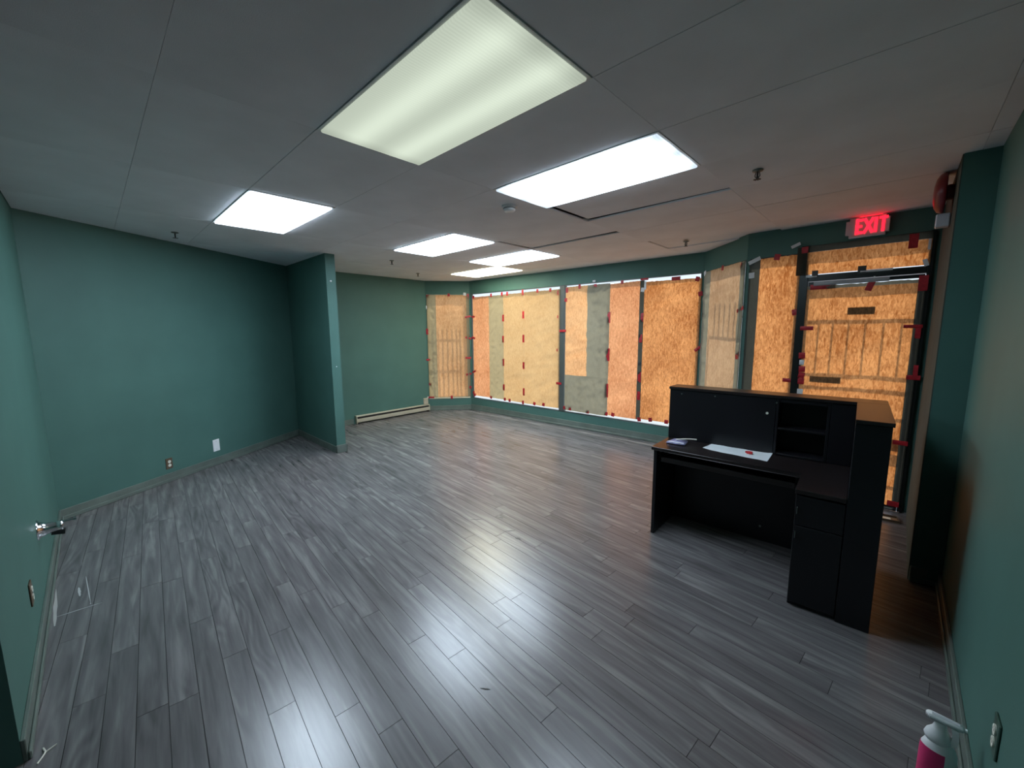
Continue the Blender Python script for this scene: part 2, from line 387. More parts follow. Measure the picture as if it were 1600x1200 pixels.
# scuffs and paint marks lying on the floor
def scuff(x, y, l, wd, a, m_):
    bm = BM(); n = 7; L1 = []; L2 = []
    for i in range(n):
        t = i/(n-1)-.5; k = wd*(1-abs(2*t)**2*.8)*random.uniform(.6, 1.1)
        L1.append((t*l, k/2+random.uniform(-.1, .1)*wd)); L2.append((t*l, -k/2))
    prism(bm, L1+L2[::-1], 0, .0006)
    link('scuff_mark', bm, m_, floor, (x, y, .0001), a)
M_sc = mat('dark_scuff', (.03, .03, .03), .6); M_ps = mat('pale_scuff', (.42, .42, .42), .6)
for q in ((-2.60, 2.24, .10, .012, .8), (-2.47, 2.42, .05, .02, .2), (-2.24, 2.29, .10, .012, .9), (-2.10, 2.25, .05, .025, .3), (-1.27, 1.13, .05, .008, .6)): scuff(*q, M_sc)
for q in ((-3.50, -.15, .015, .006, 0), (-6.15, 3.66, .28, .018, .5), (-5.80, 3.86, .30, .018, .25), (-3.47, -.20, .20, .006, 1.5), (-3.72, -.16, .42, .007, .05), (-3.72, -.20, .14, .014, .05)): scuff(*q, M_ps)
scuff(-3.62, -.30, .5, .018, .02, mat('white_paint_spill', (.42, .42, .40), .6))

# ------------------------------------------------------------------ windows
def win(name, p, q, s0, s1, z0, z1, mullions=(), m_=M_greyframe, fw_=.022, sill=None, panes=None):
    Ln, a = seg(p, q); bm = BM(); d0, d1 = .012, .052
    box(bm, s0, s0+fw_, d0, d1, z0, z1); box(bm, s1-fw_, s1, d0, d1, z0, z1)
    box(bm, s0+fw_, s1-fw_, d0, d1, z0, z0+.018); box(bm, s0+fw_, s1-fw_, d0, d1, z1-.012, z1)
    for k, (c0, c1) in enumerate(mullions): box(bm, c0, c1, -.004, d1+.02, z0+.018, z1-.012, .003)
    o = link(name, bm, m_, None, (p[0], p[1], 0), a); tag(o, kind='structure')
    e = [s0+fw_]+[v for c in mullions for v in c]+[s1-fw_]
    for k in range(0, len(e), 2):
        link('pane', box(BM(), e[k], e[k+1], .036, .041, z0+.018, z1-.012), M_glass, o)
    if sill:
        link('sill', box(BM(), s0, s1, -.012, .012, z0-.022, z0+.004, .002), sill, o)
    return o
win('window_1', E_, Fp, .02, .88, .27, 2.41, sill=mat('cream_sill', (.62, .58, .44), .5), m_=mat('cream_frame', (.5, .48, .38), .4))
M_fr2 = mat('grey_window_frame', (.10, .115, .11), .4, metal=.3)
win('window_2', Fp, G, .03, 4.555, .245, 2.425, [(2.262, 2.362)], m_=M_fr2)
win('window_3', G, Hh, .02, .93, .245, 2.425, m_=M_fr2)
win('window_4', Hh, I, .03, .50, .245, 2.425, m_=M_frame)
# entrance door with transom above
Ln, ad = seg(Hh, I); dl = (Hh[0], Hh[1], 0)
bm = BM(); box(bm, .50, .572, -.03, .058, 0, 2.485, .003); box(bm, 1.40, 1.435, -.03, .058, 0, 2.485, .003)
box(bm, .572, 1.40, -.03, .058, 2.135, 2.195, .003); box(bm, .572, 1.40, .0, .058, 2.455, 2.485); box(bm, .572, 1.40, -.05, .06, -.005, .018)
fr = tag(link('trim_1', bm, M_frame, None, dl, ad), kind='structure')
link('pane', box(BM(), .572, 1.40, .036, .041, 2.195, 2.455), M_glass, fr)
link('threshold', box(BM(), .56, 1.42, -.075, -.031, .0, .016, .003), M_chrome, fr)
bm = BM(); box(bm, .576, .60, .0, .045, .022, 2.13); box(bm, 1.372, 1.396, .0, .045, .022, 2.13); box(bm, .60, 1.372, .0, .045, 2.10, 2.13); box(bm, .60, 1.372, .0, .045, .022, .048)
dr = tag(link('door_1', bm, M_frame, None, dl, ad), kind='structure')
link('pane', box(BM(), .60, 1.372, .02, .025, .048, 2.10), M_glass, dr)
bm = BM(); box(bm, .60, 1.372, .046, .058, .57, .66, .003); link('push_bar', bm, M_frame, dr)
bm = BM(); tube(bm, (.585, -.001, 1.38), (.585, -.03, 1.38), .020, 14); tube(bm, (.585, -.001, 1.02), (.585, -.02, 1.02), .022, 14); link('door_lock', bm, M_chrome, dr, smooth=False)

# ------------------------------------------------------------------ kraft paper sheets taped over the glass
def sheet(p, q, s0, s1, z0, z1, m_, label, off=-.010, wr=.004, seed=0, overlays=(), tapes=(), slant=(0, 0), patches=()):
    """origin at the foot of the wall corner p; x runs along the wall, y outward"""
    Ln, a = seg(p, q); rd = random.Random(seed)
    def surf(s, z, k=1):
        v = Vector((s*3.2+seed*7, z*2.1, seed)); w1 = mnoise.noise(v); w2 = mnoise.noise(Vector((s*9+z*4, z*7-s*5, seed*3)))
        eb = min(1, min(s-s0, s1-s)/.05+.15)
        w3 = mnoise.noise(Vector((s*2.2-z*5.5+seed, (s+z)*1.1, seed*5)))
        return off-abs(w1)*wr*2.2*eb-w2*wr*.9*eb-abs(w3)*wr*3.2*eb
    def grid(a0, a1, b0, b1, dd, top=True, cr_=0):
        nx = max(2, int((a1-a0)/.022)); nz = max(2, int((b1-b0)/.028)); bm = BM(); V = []
        EB = lambda s, z: max(0, min(1, min(s-a0, a1-s)/.04, min(z-b0, b1-z)/.06))
        for j in range(nz+1):
            row = []
            for i in range(nx+1):
                s = a0+(a1-a0)*i/nx; z = b0+(b1-b0)*j/nz
                if top and j == nz: z += slant[0]+(slant[1]-slant[0])*(s-s0)/(s1-s0)+rd.uniform(-.003, .003)
                sj = s+(rd.uniform(-.0006, .0006) if i in (0, nx) else 0)
                row.append(bm.verts.new((sj, surf(s, z)+dd-cr_*EB(s, z)*abs(mnoise.noise(Vector((s*13, z*8, seed+5))))-cr_*EB(s, z)*.6*abs(mnoise.noise(Vector((s*5+z*9, z*4-s*11, seed+9)))), z)))
            V.append(row)
        for j in range(nz):
            for i in range(nx): bm.faces.new((V[j][i], V[j][i+1], V[j+1][i+1], V[j+1][i]))
        return bm
    # cut the main sheet where a second layer covers it: a doubled area is one denser piece
    cells = [(s0, s1, z0, z1)]
    for (a0, a1, b0, b1, mm) in overlays:
        nc = []
        for (c0, c1, d0, d1) in cells:
            if a0 >= c1-1e-6 or a1 <= c0+1e-6 or b0 >= d1-1e-6 or b1 <= d0+1e-6: nc.append((c0, c1, d0, d1)); continue
            if a0 > c0+1e-4: nc.append((c0, a0, d0, d1))
            if a1 < c1-1e-4: nc.append((a1, c1, d0, d1))
            m0, m1 = max(a0, c0), min(a1, c1)
            if b0 > d0+1e-4: nc.append((m0, m1, d0, b0))
            if b1 < d1-1e-4: nc.append((m0, m1, b1, d1))
        cells = nc
    me = BM()
    for c in cells:
        g = grid(*c, 0, top=abs(c[3]-z1) < 1e-6); tmp = bpy.data.meshes.new('t'); g.to_mesh(tmp); g.free(); me.from_mesh(tmp); bpy.data.meshes.remove(tmp)
    o = link('paper_sheet', me, m_, None, (p[0], p[1], 0), a, smooth=True)
    tag(o, label, 'paper', 'kraft paper sheets taped over the windows')
    for (a0, a1, b0, b1, mm) in overlays:
        link('paper_overlap', grid(max(a0, s0)-.002, min(a1, s1)+.002, max(b0, z0), min(b1, z1), -.0012, top=abs(b1-z1) < 1e-6, cr_=.040 if mm in (P_grey, P_tan) else .004), mm, o, smooth=True)
    for (ts, tz, tw, th, ta, tm) in tapes:
        bm = BM(); c, s_ = math.cos(ta), math.sin(ta)
        n = 4; base_y = min(surf(ts, tz), off-wr*.5)-.006; pts = []
        x_ = [-tw/2, tw/2]; z_ = [-th/2, -th/6, th/6, th/2]
        V = [[bm.verts.new((ts+x*c-z*s_, base_y+(.002 if abs(z) > th/4 else 0)+rd.uniform(-.0008, .0008), tz+x*s_+z*c)) for x in x_] for z in z_]
        V2 = [[bm.verts.new(v.co+Vector((0, .0012, 0))) for v in r] for r in V]
        for j in range(3):
            bm.faces.new((V[j][0], V[j][1], V[j+1][1], V[j+1][0])); bm.faces.new((V2[j][0], V2[j+1][0], V2[j+1][1], V2[j][1]))
            bm.faces.new((V[j][0], V[j+1][0], V2[j+1][0], V2[j][0])); bm.faces.new((V[j][1], V2[j][1], V2[j+1][1], V[j+1][1]))
        bm.faces.new((V[0][0], V2[0][0], V2[0][1], V[0][1])); bm.faces.new((V[3][0], V[3][1], V2[3][1], V2[3][0]))
        link('tape_strip', bm, tm, o)
    for (a0, a1, b0, b1, mm) in patches:
        link('paper_patch_and_bar_shade', grid(a0, a1, b0, b1, .0022, top=False), mm, o, smooth=True)
    return o
R, DK, WT = M_red, M_dtape, M_wtape
def tv(s, z, h=.09, w_=.045, a=0, m_=None): return (s, z, w_, h, a, m_ or R)      # upright strip
def th(s, z, l=.12, w_=.04, a=0, m_=None): return (s, z, l, w_, a, m_ or R)       # level strip
def sq(s, z, m_=None): return (s, z, .055, .06, random.uniform(-.25, .25), m_ or R)
sheet(E_, Fp, .025, .885, .285, 2.40, P_left, 'orange kraft paper sheet on the narrow left bay window, with faint bar shadows', seed=1,
      overlays=[(.025, .205, .285, 2.40, P_tan), (.83, .885, .285, 2.40, P_tan)],
      tapes=[sq(.05, 2.372), tv(.02, 1.66, .12), th(.03, 1.078, .11), sq(.05, .567), th(.06, .285), tv(.865, 2.377, .1), th(.86, 1.959, .13, a=.2), th(.86, 1.521, .13, a=-.2), th(.85, 1.106, .12), th(.86, .76, .13, a=.2), sq(.875, .477),
             tv(.474, 2.40, .06), tv(.485, .275, .07), sq(.80, 2.42, WT), tv(.03, 2.15, .07, m_=WT), th(.015, .285, .08, m_=WT)])
sheet(Fp, G,   .105, .9575, .318, 2.352, P_orange, 'kraft paper sheet at the left end of the front window, half orange and half tan', seed=2, wr=.007,
      overlays=[(.575, .9575, .318, 2.352, P_tan)], slant=(0, -.003),
      tapes=[sq(.14, 2.35), th(.125, 1.955, .1, a=.1), th(.12, 1.522, .1, a=-.2), th(.12, .82, .1, a=.4), sq(.10, .375), sq(.14, .33), tv(.64, 2.355, .07), tv(.93, 2.355), tv(.957, 1.909, .13), tv(.95, 1.503, .13), tv(.955, 1.055, .14), tv(.962, .562, .12), sq(.61, .325)])
sheet(Fp, G, .958, 1.4735, .31, 2.355, P_yellow, 'narrow yellow orange kraft paper sheet between two rows of red tape on the front window', seed=3, wr=.006,
      tapes=[tv(1.077, 2.36, .07), tv(1.452, 2.361, .1), tv(1.462, 1.955, .13), tv(1.465, 1.52, .14), tv(1.468, 1.018, .13), tv(1.47, .52, .14), sq(.985, .325), sq(1.11, .318), tv(1.455, .315, .07)])
sheet(Fp, G, 1.474, 2.272, .305, 2.362, P_yellow, 'wide yellow kraft paper sheet with diagonal creases, left of the dark mullion', seed=4, wr=.010,
      tapes=[tv(1.796, 2.365, .06), tv(2.076, 2.362, .06), sq(1.73, .325), sq(1.95, .335), tv(2.232, 1.328, .05, .02), tv(2.235, 1.9, .05, .02), tv(2.237, 2.3, .08, .03), th(2.27, .747, .11)])
sheet(Fp, G, 2.392, 3.2115, .295, 2.385, P_left, 'crumpled grey kraft paper right of the dark mullion with an orange upper left patch', seed=5, wr=.012,
      overlays=[(2.82, 3.2115, .91, 2.385, P_grey), (2.392, 3.208, .295, .91, P_grey)],
      tapes=[tv(2.42, 2.332, .08), tv(2.669, 2.374, .07), sq(2.964, 2.362), th(2.345, 1.659, .14), sq(2.40, 2.175), sq(2.40, .33), sq(2.515, .331), sq(2.857, .319), tv(3.206, 1.864, .17, .05), tv(3.206, 1.283, .20, .06), tv(3.20, .709, .22, .055), sq(3.20, .33), th(2.93, 2.44, .05, .03, m_=WT)])
sheet(Fp, G, 3.212, 3.762, .31, 2.372, P_orange, 'narrow salmon orange kraft paper sheet with a dark grey strip down its right edge', seed=6,
      overlays=[(3.70, 3.762, .31, 2.372, P_dark)], slant=(0, .012),
      tapes=[sq(3.315, .33), tv(3.412, 2.386, .05), tv(3.745, 1.851, .13), tv(3.735, 1.54, .12), sq(3.735, 1.167, DK), tv(3.735, .963, .16), tv(3.735, .679, .13), sq(3.755, .315), sq(3.74, 2.25, WT), th(3.76, 2.40, .12, .03)])
sheet(Fp, G, 3.763, 4.552, .325, 2.350, P_deep, 'wide bright orange kraft paper sheet at the right end of the long front window', seed=7, slant=(.012, .0),
      tapes=[th(4.214, 2.37, .12, .05), sq(4.50, 2.34), sq(4.545, 2.143), th(4.545, 1.408, .09, a=.7), sq(3.93, .335), sq(4.17, .338), tv(3.775, 2.31, .12, .03, m_=WT)])
sheet(G, Hh, .026, .944, .25, 2.415, P_pale, 'pale dusty kraft paper sheet on the right bay window, greyish along both edges', seed=8, wr=.003,
      overlays=[(.026, .195, .25, 2.415, P_grey), (.86, .944, .25, 2.415, P_grey)],
      tapes=[sq(.88, 2.37), tv(.48, 2.405, .06), sq(.06, 1.854, DK), sq(.055, 1.454), th(.90, 1.89, .13, a=.3), sq(.91, 1.40), sq(.90, 1.36), sq(.05, 2.40, WT)])
sheet(Hh, I, .035, .497, .25, 2.412, P_deep, 'narrow orange kraft paper sheet on the sidelight left of the entrance door', seed=9, wr=.003,
      overlays=[(.035, .135, .25, 2.412, P_dark)],
      tapes=[sq(.288, 2.411), sq(.485, 1.838), th(.474, 1.136, .10), sq(.05, 2.38, DK), sq(.06, 2.247, WT), th(.08, 2.40, .12, .04, .4, WT)])
sheet(Hh, I, .47, 1.415, 2.200, 2.475, P_deep, 'low wide orange kraft paper strip over the transom above the door', seed=10, off=-.036, wr=.003,
      overlays=[(.47, 1.415, 2.415, 2.475, P_dark), (.47, .55, 2.200, 2.415, P_dark)],
      tapes=[sq(.53, 2.444), tv(1.30, 2.41, .12, .06), tv(.628, 2.205, .06, .05, m_=DK), tv(.98, 2.205, .07, .06, m_=DK), th(.60, 2.183, .09, .02, m_=WT), th(1.079, 2.19, .22, .018, m_=WT), tv(1.40, 2.37, .09, .018, m_=WT), tv(1.39, 2.22, .06, .03, .3, WT), th(.45, 2.50, .08, .03, .4, WT)])
sheet(Hh, I, .575, 1.408, .045, 2.085, P_deep, 'tall orange kraft paper over the entrance door glass with two small grey patches', seed=11, off=-.036, wr=.004,
      overlays=[(1.362, 1.408, .045, 2.085, P_dark), (.575, 1.362, 2.055, 2.085, P_grey)],
      patches=[(.905, 1.10, 1.80, 1.868, P_dark), (.66, .905, 1.14, 1.20, P_dark), (1.10, 1.362, .56, .67, P_grey)],  # last patch paints the push bar's shadow band onto the door paper
      tapes=[th(.60, 1.675, .11), sq(.58, 1.401), sq(.59, 1.263), sq(.59, 1.138), sq(.59, 1.20), th(.70, 2.075, .2, .05), tv(1.05, 2.06, .1, .05, -.3), tv(1.39, 2.05, .13, .06), tv(1.395, 1.64, .12, .035), th(1.36, 1.685, .12, .03), th(1.40, 1.24, .09), tv(1.41, 1.29, .12, .03), th(1.37, .645, .1), th(1.37, .07, .08, .05),
             th(.90, 2.105, .55, .035, m_=mat('silver_tape', (.35, .38, .40), .35)), tv(.583, 1.33, .05, .04, m_=WT), tv(.59, 1.03, .06, .05, m_=WT), tv(1.06, 2.08, .12, .012, -.2, WT)])

# ------------------------------------------------------------------ outside
g = BM(); box(g, -16, 9, 4.2, 20, -.42, -.125)
tag(link('pavement', g, M_concrete), kind='structure')
def railing(p, q, rails, bars, z0, z1, s0, s1, label, d=.13, sh=0):
    Ln, a = seg(p, q); t = empty('railing', (p[0], p[1], 0), a, label, 'railing', 'railings outside the covered windows')
    for z, r0, r1 in rails: link('rail', box(BM(), r0, r1, d, d+.012, z-.010, z+.010), M_rail, t)
    for s, b0, b1 in bars: link('bar', box(BM(), s-.008, s+.008, d, d+.012, b0, b1), M_rail, t)
    for s in (s0, s1): link('post', box(BM(), s-.006, s+.006, d, d+.02, -.125, z1), M_rail, t)
up = .19
railing(Hh, I, [(1.825+up, .59, 1.38), (1.305+up, .59, 1.38), (1.18+up, .59, 1.38), (.93+up, .59, 1.38), (.30+up, .59, 1.38)],
        [(s, 1.305+up, 1.825+up) for s in (.70, .81, .93, 1.05, 1.175, 1.295)], 0, 1.83+up, .585, 1.385, 'black metal railing outside the entrance door, showing as bars through its paper')
up = .24
railing(E_, Fp, [(1.565+up, .1, .86), (.92+up, .1, .86)], [(s, .30+up, 1.80+up) for s in (.32, .41, .50, .60, .70, .79)], 0, 1.8+up, .13, .87, 'black metal railing outside the narrow left bay window', d=.10)
railing(G, Hh, [(1.573+up, .16, .88)], [(s, 1.573+up, 1.98+up) for s in (.25, .36, .47, .58, .69, .80)], 0, 1.6+up, .12, .91, 'black metal railing outside the pale right bay window', d=.10)

# ------------------------------------------------------------------ reception desk
dk = empty('reception_desk', (.012, 2.815, 0), math.radians(3.0), 'black reception desk with raised counter, cubbies and keyboard tray by the entrance', 'desk')
def part(name, b, m_=M_black, bev=.002, parent=dk): return link(name, box(BM(), *b, bev), m_, parent)
part('side_panel', (-1.362, -1.336, .33, .845, 0, .709))
bm = BM(); prism(bm, [(-1.378, .315), (-.386, .315), (-.386, -.004), (-.151, -.004), (-.151, .70), (-1.378, .70)], .71, .737)
bmesh.ops.bevel(bm, geom=[e for e in bm.edges], offset=.002, segments=1, affect='EDGES'); link('worktop', bm, M_top, dk)
part('modesty_panel', (-1.335, -.384, .765, .783, .0, .708))
part('front_panel', (-1.377, .0, .846, .866, 0, 1.163))
rp_ = part('riser_panel', (-1.377, -.602, .686, .706, .738, 1.163))
part('riser_end', (-1.377, -1.357, .707, .845, .738, 1.163))
part('counter_cap', (-1.384, .004, .678, .872, 1.164, 1.186), M_top)
cb = empty('cubby', (0, 0, 0)); cb.parent = dk
for nm, b in (('divider', (-.601, -.583, .686, .845, .738, 1.163)), ('divider', (-.300, -.282, .686, .845, .738, 1.163)), ('shelf', (-.582, -.301, .690, .83, .930, .946)), ('shelf', (-.582, -.301, .675, .83, .739, .755)), ('back', (-.582, -.301, .832, .845, .756, 1.163)), ('lintel', (-.582, -.301, .686, .704, 1.135, 1.163))):
    part(nm, b, parent=cb)
part('corner_panel', (-.281, -.151, .686, .706, .738, 1.163))
part('end_panel', (-.150, -.002, .0, .845, 0, 1.163))
part('counter_cap', (-.151, .006, -.006, .677, 1.164, 1.186), M_top)
ped = part('pedestal', (-.382, -.152, .02, .60, .0, .708))
dd = part('drawer', (-.380, -.154, .0, .019, .52, .70)); link('handle', box(BM(), -.372, -.368, -.012, .0, .59, .63), M_greyframe, dd)
dd = part('cupboard_door', (-.380, -.154, .0, .019, .03, .515)); link('handle', box(BM(), -.372, -.368, -.012, .0, .44, .48), M_greyframe, dd)
kt = part('keyboard_tray', (-1.31, -.42, .37, .66, .628, .643), M_top); link('lip', box(BM(), -1.31, -.42, .355, .370, .615, .655, .002), M_top, kt)
for x in (-1.325, -.415): link('tray_rail', box(BM(), x-.006, x+.006, .38, .64, .640, .709), M_dark, kt)
for s, z in ((-1.28, 1.13), (-1.02, 1.135), (-.60, 1.13)):
    bm = BM(); tube(bm, (s, .6865, z), (s, .683, z), .006, 10); link('screw_cap', bm, M_greyframe, dk)
bm = BM(); tube(bm, (-.655, .6865, 1.045), (-.655, .682, 1.045), .009, 12); tag(link('screw_cap', bm, M_ivory, dk), 'small white screw cap on the riser')
bm = BM(); tube(bm, (-.655, .7645, .12), (-.655, .76, .12), .008, 12); link('screw_cap', bm, M_greyframe, dk)
def dpt(u, w_): 
    a = math.radians(3.0); return (.012+u*math.cos(a)-w_*math.sin(a), 2.815+u*math.sin(a)+w_*math.cos(a))
# white sheet lying on the worktop: built in desk coordinates
TZ = .7372
def desk_flat(name, quad, zf, m_, label, cat, n=14, k=6, th_=.0012):
    bm = BM(); V = []
    for j in range(k+1):
        r = []
        for i in range(n+1):
            u, v = i/n, j/k
            x = (1-v)*((1-u)*quad[0][0]+u*quad[1][0])+v*((1-u)*quad[3][0]+u*quad[2][0])
            y = (1-v)*((1-u)*quad[0][1]+u*quad[1][1])+v*((1-u)*quad[3][1]+u*quad[2][1])
            r.append(bm.verts.new((x, y, zf(u, v))))
        V.append(r)
    fs = [bm.faces.new((V[j][i], V[j][i+1], V[j+1][i+1], V[j+1][i])) for j in range(k) for i in range(n)]
    ex = bmesh.ops.extrude_face_region(bm, geom=fs); bmesh.ops.translate(bm, verts=[v for v in ex['geom'] if isinstance(v, bmesh.types.BMVert)], vec=(0, 0, th_))
    c = quad[0]
    o = link(name, bm, m_, None, (0, 0, TZ), 0, smooth=False); tag(o, label, cat); return o
desk_flat('paper_sheet', [(-1.055, 3.265), (-.612, 3.245), (-.622, 3.49), (-1.045, 3.475)], lambda u, v: .0006+.014*max(0, (u-.85)/.15)**2*max(0, v-.3)+.008*max(0, .12-u)/.12*(1-v)+.002*math.sin(u*9)**2, M_paperw, 'long white paper sheet lying on the black desk top', 'paper')
bm = BM()
pp = [(.0, .0), (.025, .012), (.045, .006), (.05, -.012), (.03, -.02), (.012, -.016)]
for a_, b_ in zip(pp, pp[1:]):
    M2, l2 = axis((a_[0], a_[1], .008), (b_[0], b_[1], .008))
    x0, y0 = a_; x1, y1 = b_; vv = [bm.verts.new(c) for c in ((x0, y0, 0), (x1, y1, 0), (x1, y1, .014), (x0, y0, .014))]
    v2 = [bm.verts.new((v.co.x+.002, v.co.y+.004, v.co.z)) for v in vv]
    bm.faces.new(vv); bm.faces.new(v2[::-1])
    for i in range(4): bm.faces.new((vv[i], vv[(i+1) % 4], v2[(i+1) % 4], v2[i]))
tag(link('tape_piece', bm, mat('bright_red_tape', (.75, .03, .04), .4), None, (-.78, 3.36, TZ+.0045)), 'curled bit of red tape lying on the white paper sheet on the desk', 'tape')
# lilac packet with a white paper strip on it
pk = empty('packet', (-1.265, 3.30, TZ), math.radians(4), 'small lilac plastic packet with a clear fold at the left end of the desk top', 'packet')
bm = BM(); prism(bm, [(-.075, -.07), (.075, -.07), (.06, .07), (-.05, .07)], .0, .016); bmesh.ops.bevel(bm, geom=list(bm.edges), offset=.005, segments=2, affect='EDGES'); link('body', bm, M_lilac, pk, smooth=True)
bm = BM(); prism(bm, [(-.065, -.06), (.065, -.06), (.062, -.045), (-.062, -.045)], .0162, .0185); link('seal', bm, M_bwhite, pk)
bm = BM(); P0 = [(-.05, -.02, .001), (.0, .0, .008), (.05, .018, .012), (.10, .03, .012)]
for a_, b_ in zip(P0, P0[1:]): tube(bm, a_, b_, .0065, 8)
tag(link('stick', bm, M_ivory, None, (-1.235, 3.33, TZ+.023), math.radians(8)), 'short white plastic stick resting on the lilac packet', 'stick')

# ------------------------------------------------------------------ exit sign
sg = empty('exit_sign', (Hh[0], Hh[1], 0), ad, 'grey exit sign with glowing red letters above the entrance door', 'sign')
bm = BM(); box(bm, .835, 1.135, -.060, -.001, 2.50, 2.672); bmesh.ops.bevel(bm, geom=[e for e in bm.edges if abs((e.verts[0].co-e.verts[1].co).y) > .03], offset=.025, segments=4, affect='EDGES'); link('housing', bm, M_signg, sg)
M_exit = mat('exit_red_glow', (.8, .02, .04), .5, emis=(1, .012, .03), es=2.2)
def stroke(bm, x0, z0, x1, z1, wd, y=-.061):
    d = Vector((x1-x0, z1-z0)).normalized(); n = Vector((-d.y, d.x))*wd/2
    q = [(x0+n.x, z0+n.y), (x1+n.x, z1+n.y), (x1-n.x, z1-n.y), (x0-n.x, z0-n.y)]
    a = [bm.verts.new((u, y-.004, v)) for u, v in q]; b = [bm.verts.new((u, y+.001, v)) for u, v in q]
    bm.faces.new(a); bm.faces.new(b[::-1])
    for i in range(4): bm.faces.new((a[i], a[(i+1) % 4], b[(i+1) % 4], b[i]))
z0, z1, wd = 2.525, 2.655, .021
def letter(strokes):
    bm = BM()
    for s in strokes: stroke(bm, *s, wd)
    link('letter', bm, M_exit, sg)
x = .905; letter([(x+.01, z0, x+.01, z1), (x, z1-.0105, x+.052, z1-.0105), (x, (z0+z1)/2, x+.046, (z0+z1)/2), (x, z0+.0105, x+.052, z0+.0105)])
x = .965; letter([(x, z0, x+.060, z1), (x+.060, z0, x, z1)])
x = 1.044; letter([(x, z0, x, z1)])
x = 1.065; letter([(x, z1-.0105, x+.058, z1-.0105), (x+.029, z0, x+.029, z1)])
bm = BM(); box(bm, .93, 1.08, -.045, -.015, 2.6725, 2.6765); link('lens_strip', bm, M_exit, sg)

# ------------------------------------------------------------------ fire alarm on the reveal
fa = empty('fire_alarm', (.166, 4.02, 2.555), 0, 'dark red fire alarm bell with a clear strobe block below, high beside the door', 'alarm')
Mx = Matrix.Rotation(-math.pi/2, 4, 'Y')
bm = BM(); lathe(bm, [(0, 0), (.05, 0), (.05, .03), (.045, .034), (0, .034)], 20, Mx); link('mount', bm, M_firered, fa)
bm = BM(); lathe(bm, [(.03, .034), (.125, .036), (.128, .045), (.118, .07), (.09, .086), (.05, .094), (0, .096)], 32, Mx); link('gong', bm, M_firered, fa, smooth=True)
link('strobe', box(BM(), -.07, -.002, -.035, .035, -.22, -.135, .006), M_strobe, fa)

# ------------------------------------------------------------------ sprinklers, detector
def sprinkler(x, y, lab, sz=1.0):
    t = empty('sprinkler', (x, y, H_), 0, lab, 'sprinkler', 'ceiling sprinkler heads')
    bm = BM(); lathe(bm, [(0, 0), (.032*sz, 0), (.030*sz, -.006), (.016*sz, -.010), (0, -.010)], 20); link('plate', bm, M_greyframe, t, smooth=True)
    bm = BM(); tube(bm, (0, 0, -.010), (0, 0, -.05), .006, 8)
    for s in (-1, 1): tube(bm, (s*.010, 0, -.012), (s*.014, 0, -.035), .003, 6); tube(bm, (s*.014, 0, -.035), (0, 0, -.055), .003, 6)
    link('frame', bm, M_dtape, t)
    bm = BM()
    for k in range(8):
        a = k*math.pi/4; c, s = math.cos(a), math.sin(a)
        prism(bm, [(c*.006-s*.003, s*.006+c*.003), (c*.022-s*.004, s*.022+c*.004), (c*.022+s*.004, s*.022-c*.004), (c*.006+s*.003, s*.006-c*.003)], -.057, -.055)
    lathe(bm, [(0, -.057), (.009, -.057), (.009, -.055), (0, -.055)], 10); link('deflector', bm, M_dtape, t)
    return t
sprinkler(-.758, 3.078, 'ceiling sprinkler head nearest the camera, between the bright panel and the exit sign')
sprinkler(-1.891, 4.887, 'ceiling sprinkler head close to the top right of the front window')
sprinkler(-5.43, .719, 'ceiling sprinkler head by the left wall, left of the lone light panel')
sprinkler(-5.395, 3.137, 'ceiling sprinkler head just beyond the partition end')
sprinkler(-6.25, 4.137, 'faint ceiling sprinkler head near the far alcove wall')
t = empty('smoke_detector', (-2.41, 2.494, H_), 0, 'round white smoke detector on the ceiling left of the bright panel', 'detector')
bm = BM(); lathe(bm, [(0, 0), (.065, 0), (.065, -.012), (.052, -.016), (0, -.016)], 32); link('base', bm, M_white, t, smooth=False)
bm = BM(); lathe(bm, [(.05, -.016), (.05, -.030), (.042, -.040), (.02, -.046), (0, -.046)], 32); link('cover', bm, M_white, t, smooth=True)
bm = BM(); lathe(bm, [(.0505, -.020), (.0515, -.020), (.0515, -.025), (.0505, -.025)], 32); link('vent', bm, M_dtape, t)

# ------------------------------------------------------------------ outlets and plates
def outlet(p, q, s, z, label, plate, sock, blank=False, cat='outlet'):
    Ln, a = seg(p, q); d = Vector((math.cos(a), math.sin(a)))
    t = empty('wall_plate' if blank else 'wall_outlet', (p[0]+d.x*s, p[1]+d.y*s, z), a, label, cat)
    w2, h2 = (.045, .075) if blank else (.037, .060)
    link('plate', box(BM(), -w2, w2, -.007, -.0005, -h2, h2, .002), plate, t)
    if not blank:
        for zz in (-.021, .021):
            bm = BM(); M3 = Matrix.Translation((0, -.007, zz)) @ Matrix.Rotation(math.pi/2, 4, 'X')
            lathe(bm, [(0, 0), (.0165, 0), (.0165, .004), (0, .004)], 16, M3); so_ = link('socket', bm, sock, t)
            for sx2 in (-.006, .006): link('slot', box(BM(), sx2-.001, sx2+.001, -.0113, -.0109, zz-.002, zz+.007), M_dark, so_)
    else:
        for zz in (-.05, .05):
            bm = BM(); tube(bm, (0, -.007, zz), (0, -.0085, zz), .003, 8); link('screw', bm, M_greyframe, t)
outlet(A, B, .985, .205, 'brown wall outlet with two white sockets low on the far left wall', M_brown, M_ivory)
outlet(A, B, 1.58, .247, 'plain white blank plate low on the far left wall, right of the outlet', M_bwhite, None, True, 'plate')
outlet(N_, A, .80, .335, 'outlet seen edge-on low on the near left wall below the chrome fitting', M_brown, M_ivory)
Lr, ar = seg(K, L_)
outlet(K, L_, 1.845, .41, 'outlet with two white sockets on the right wall above the spray bottle', mat('green_plate', (.04, .09, .07), .4), M_ivory)
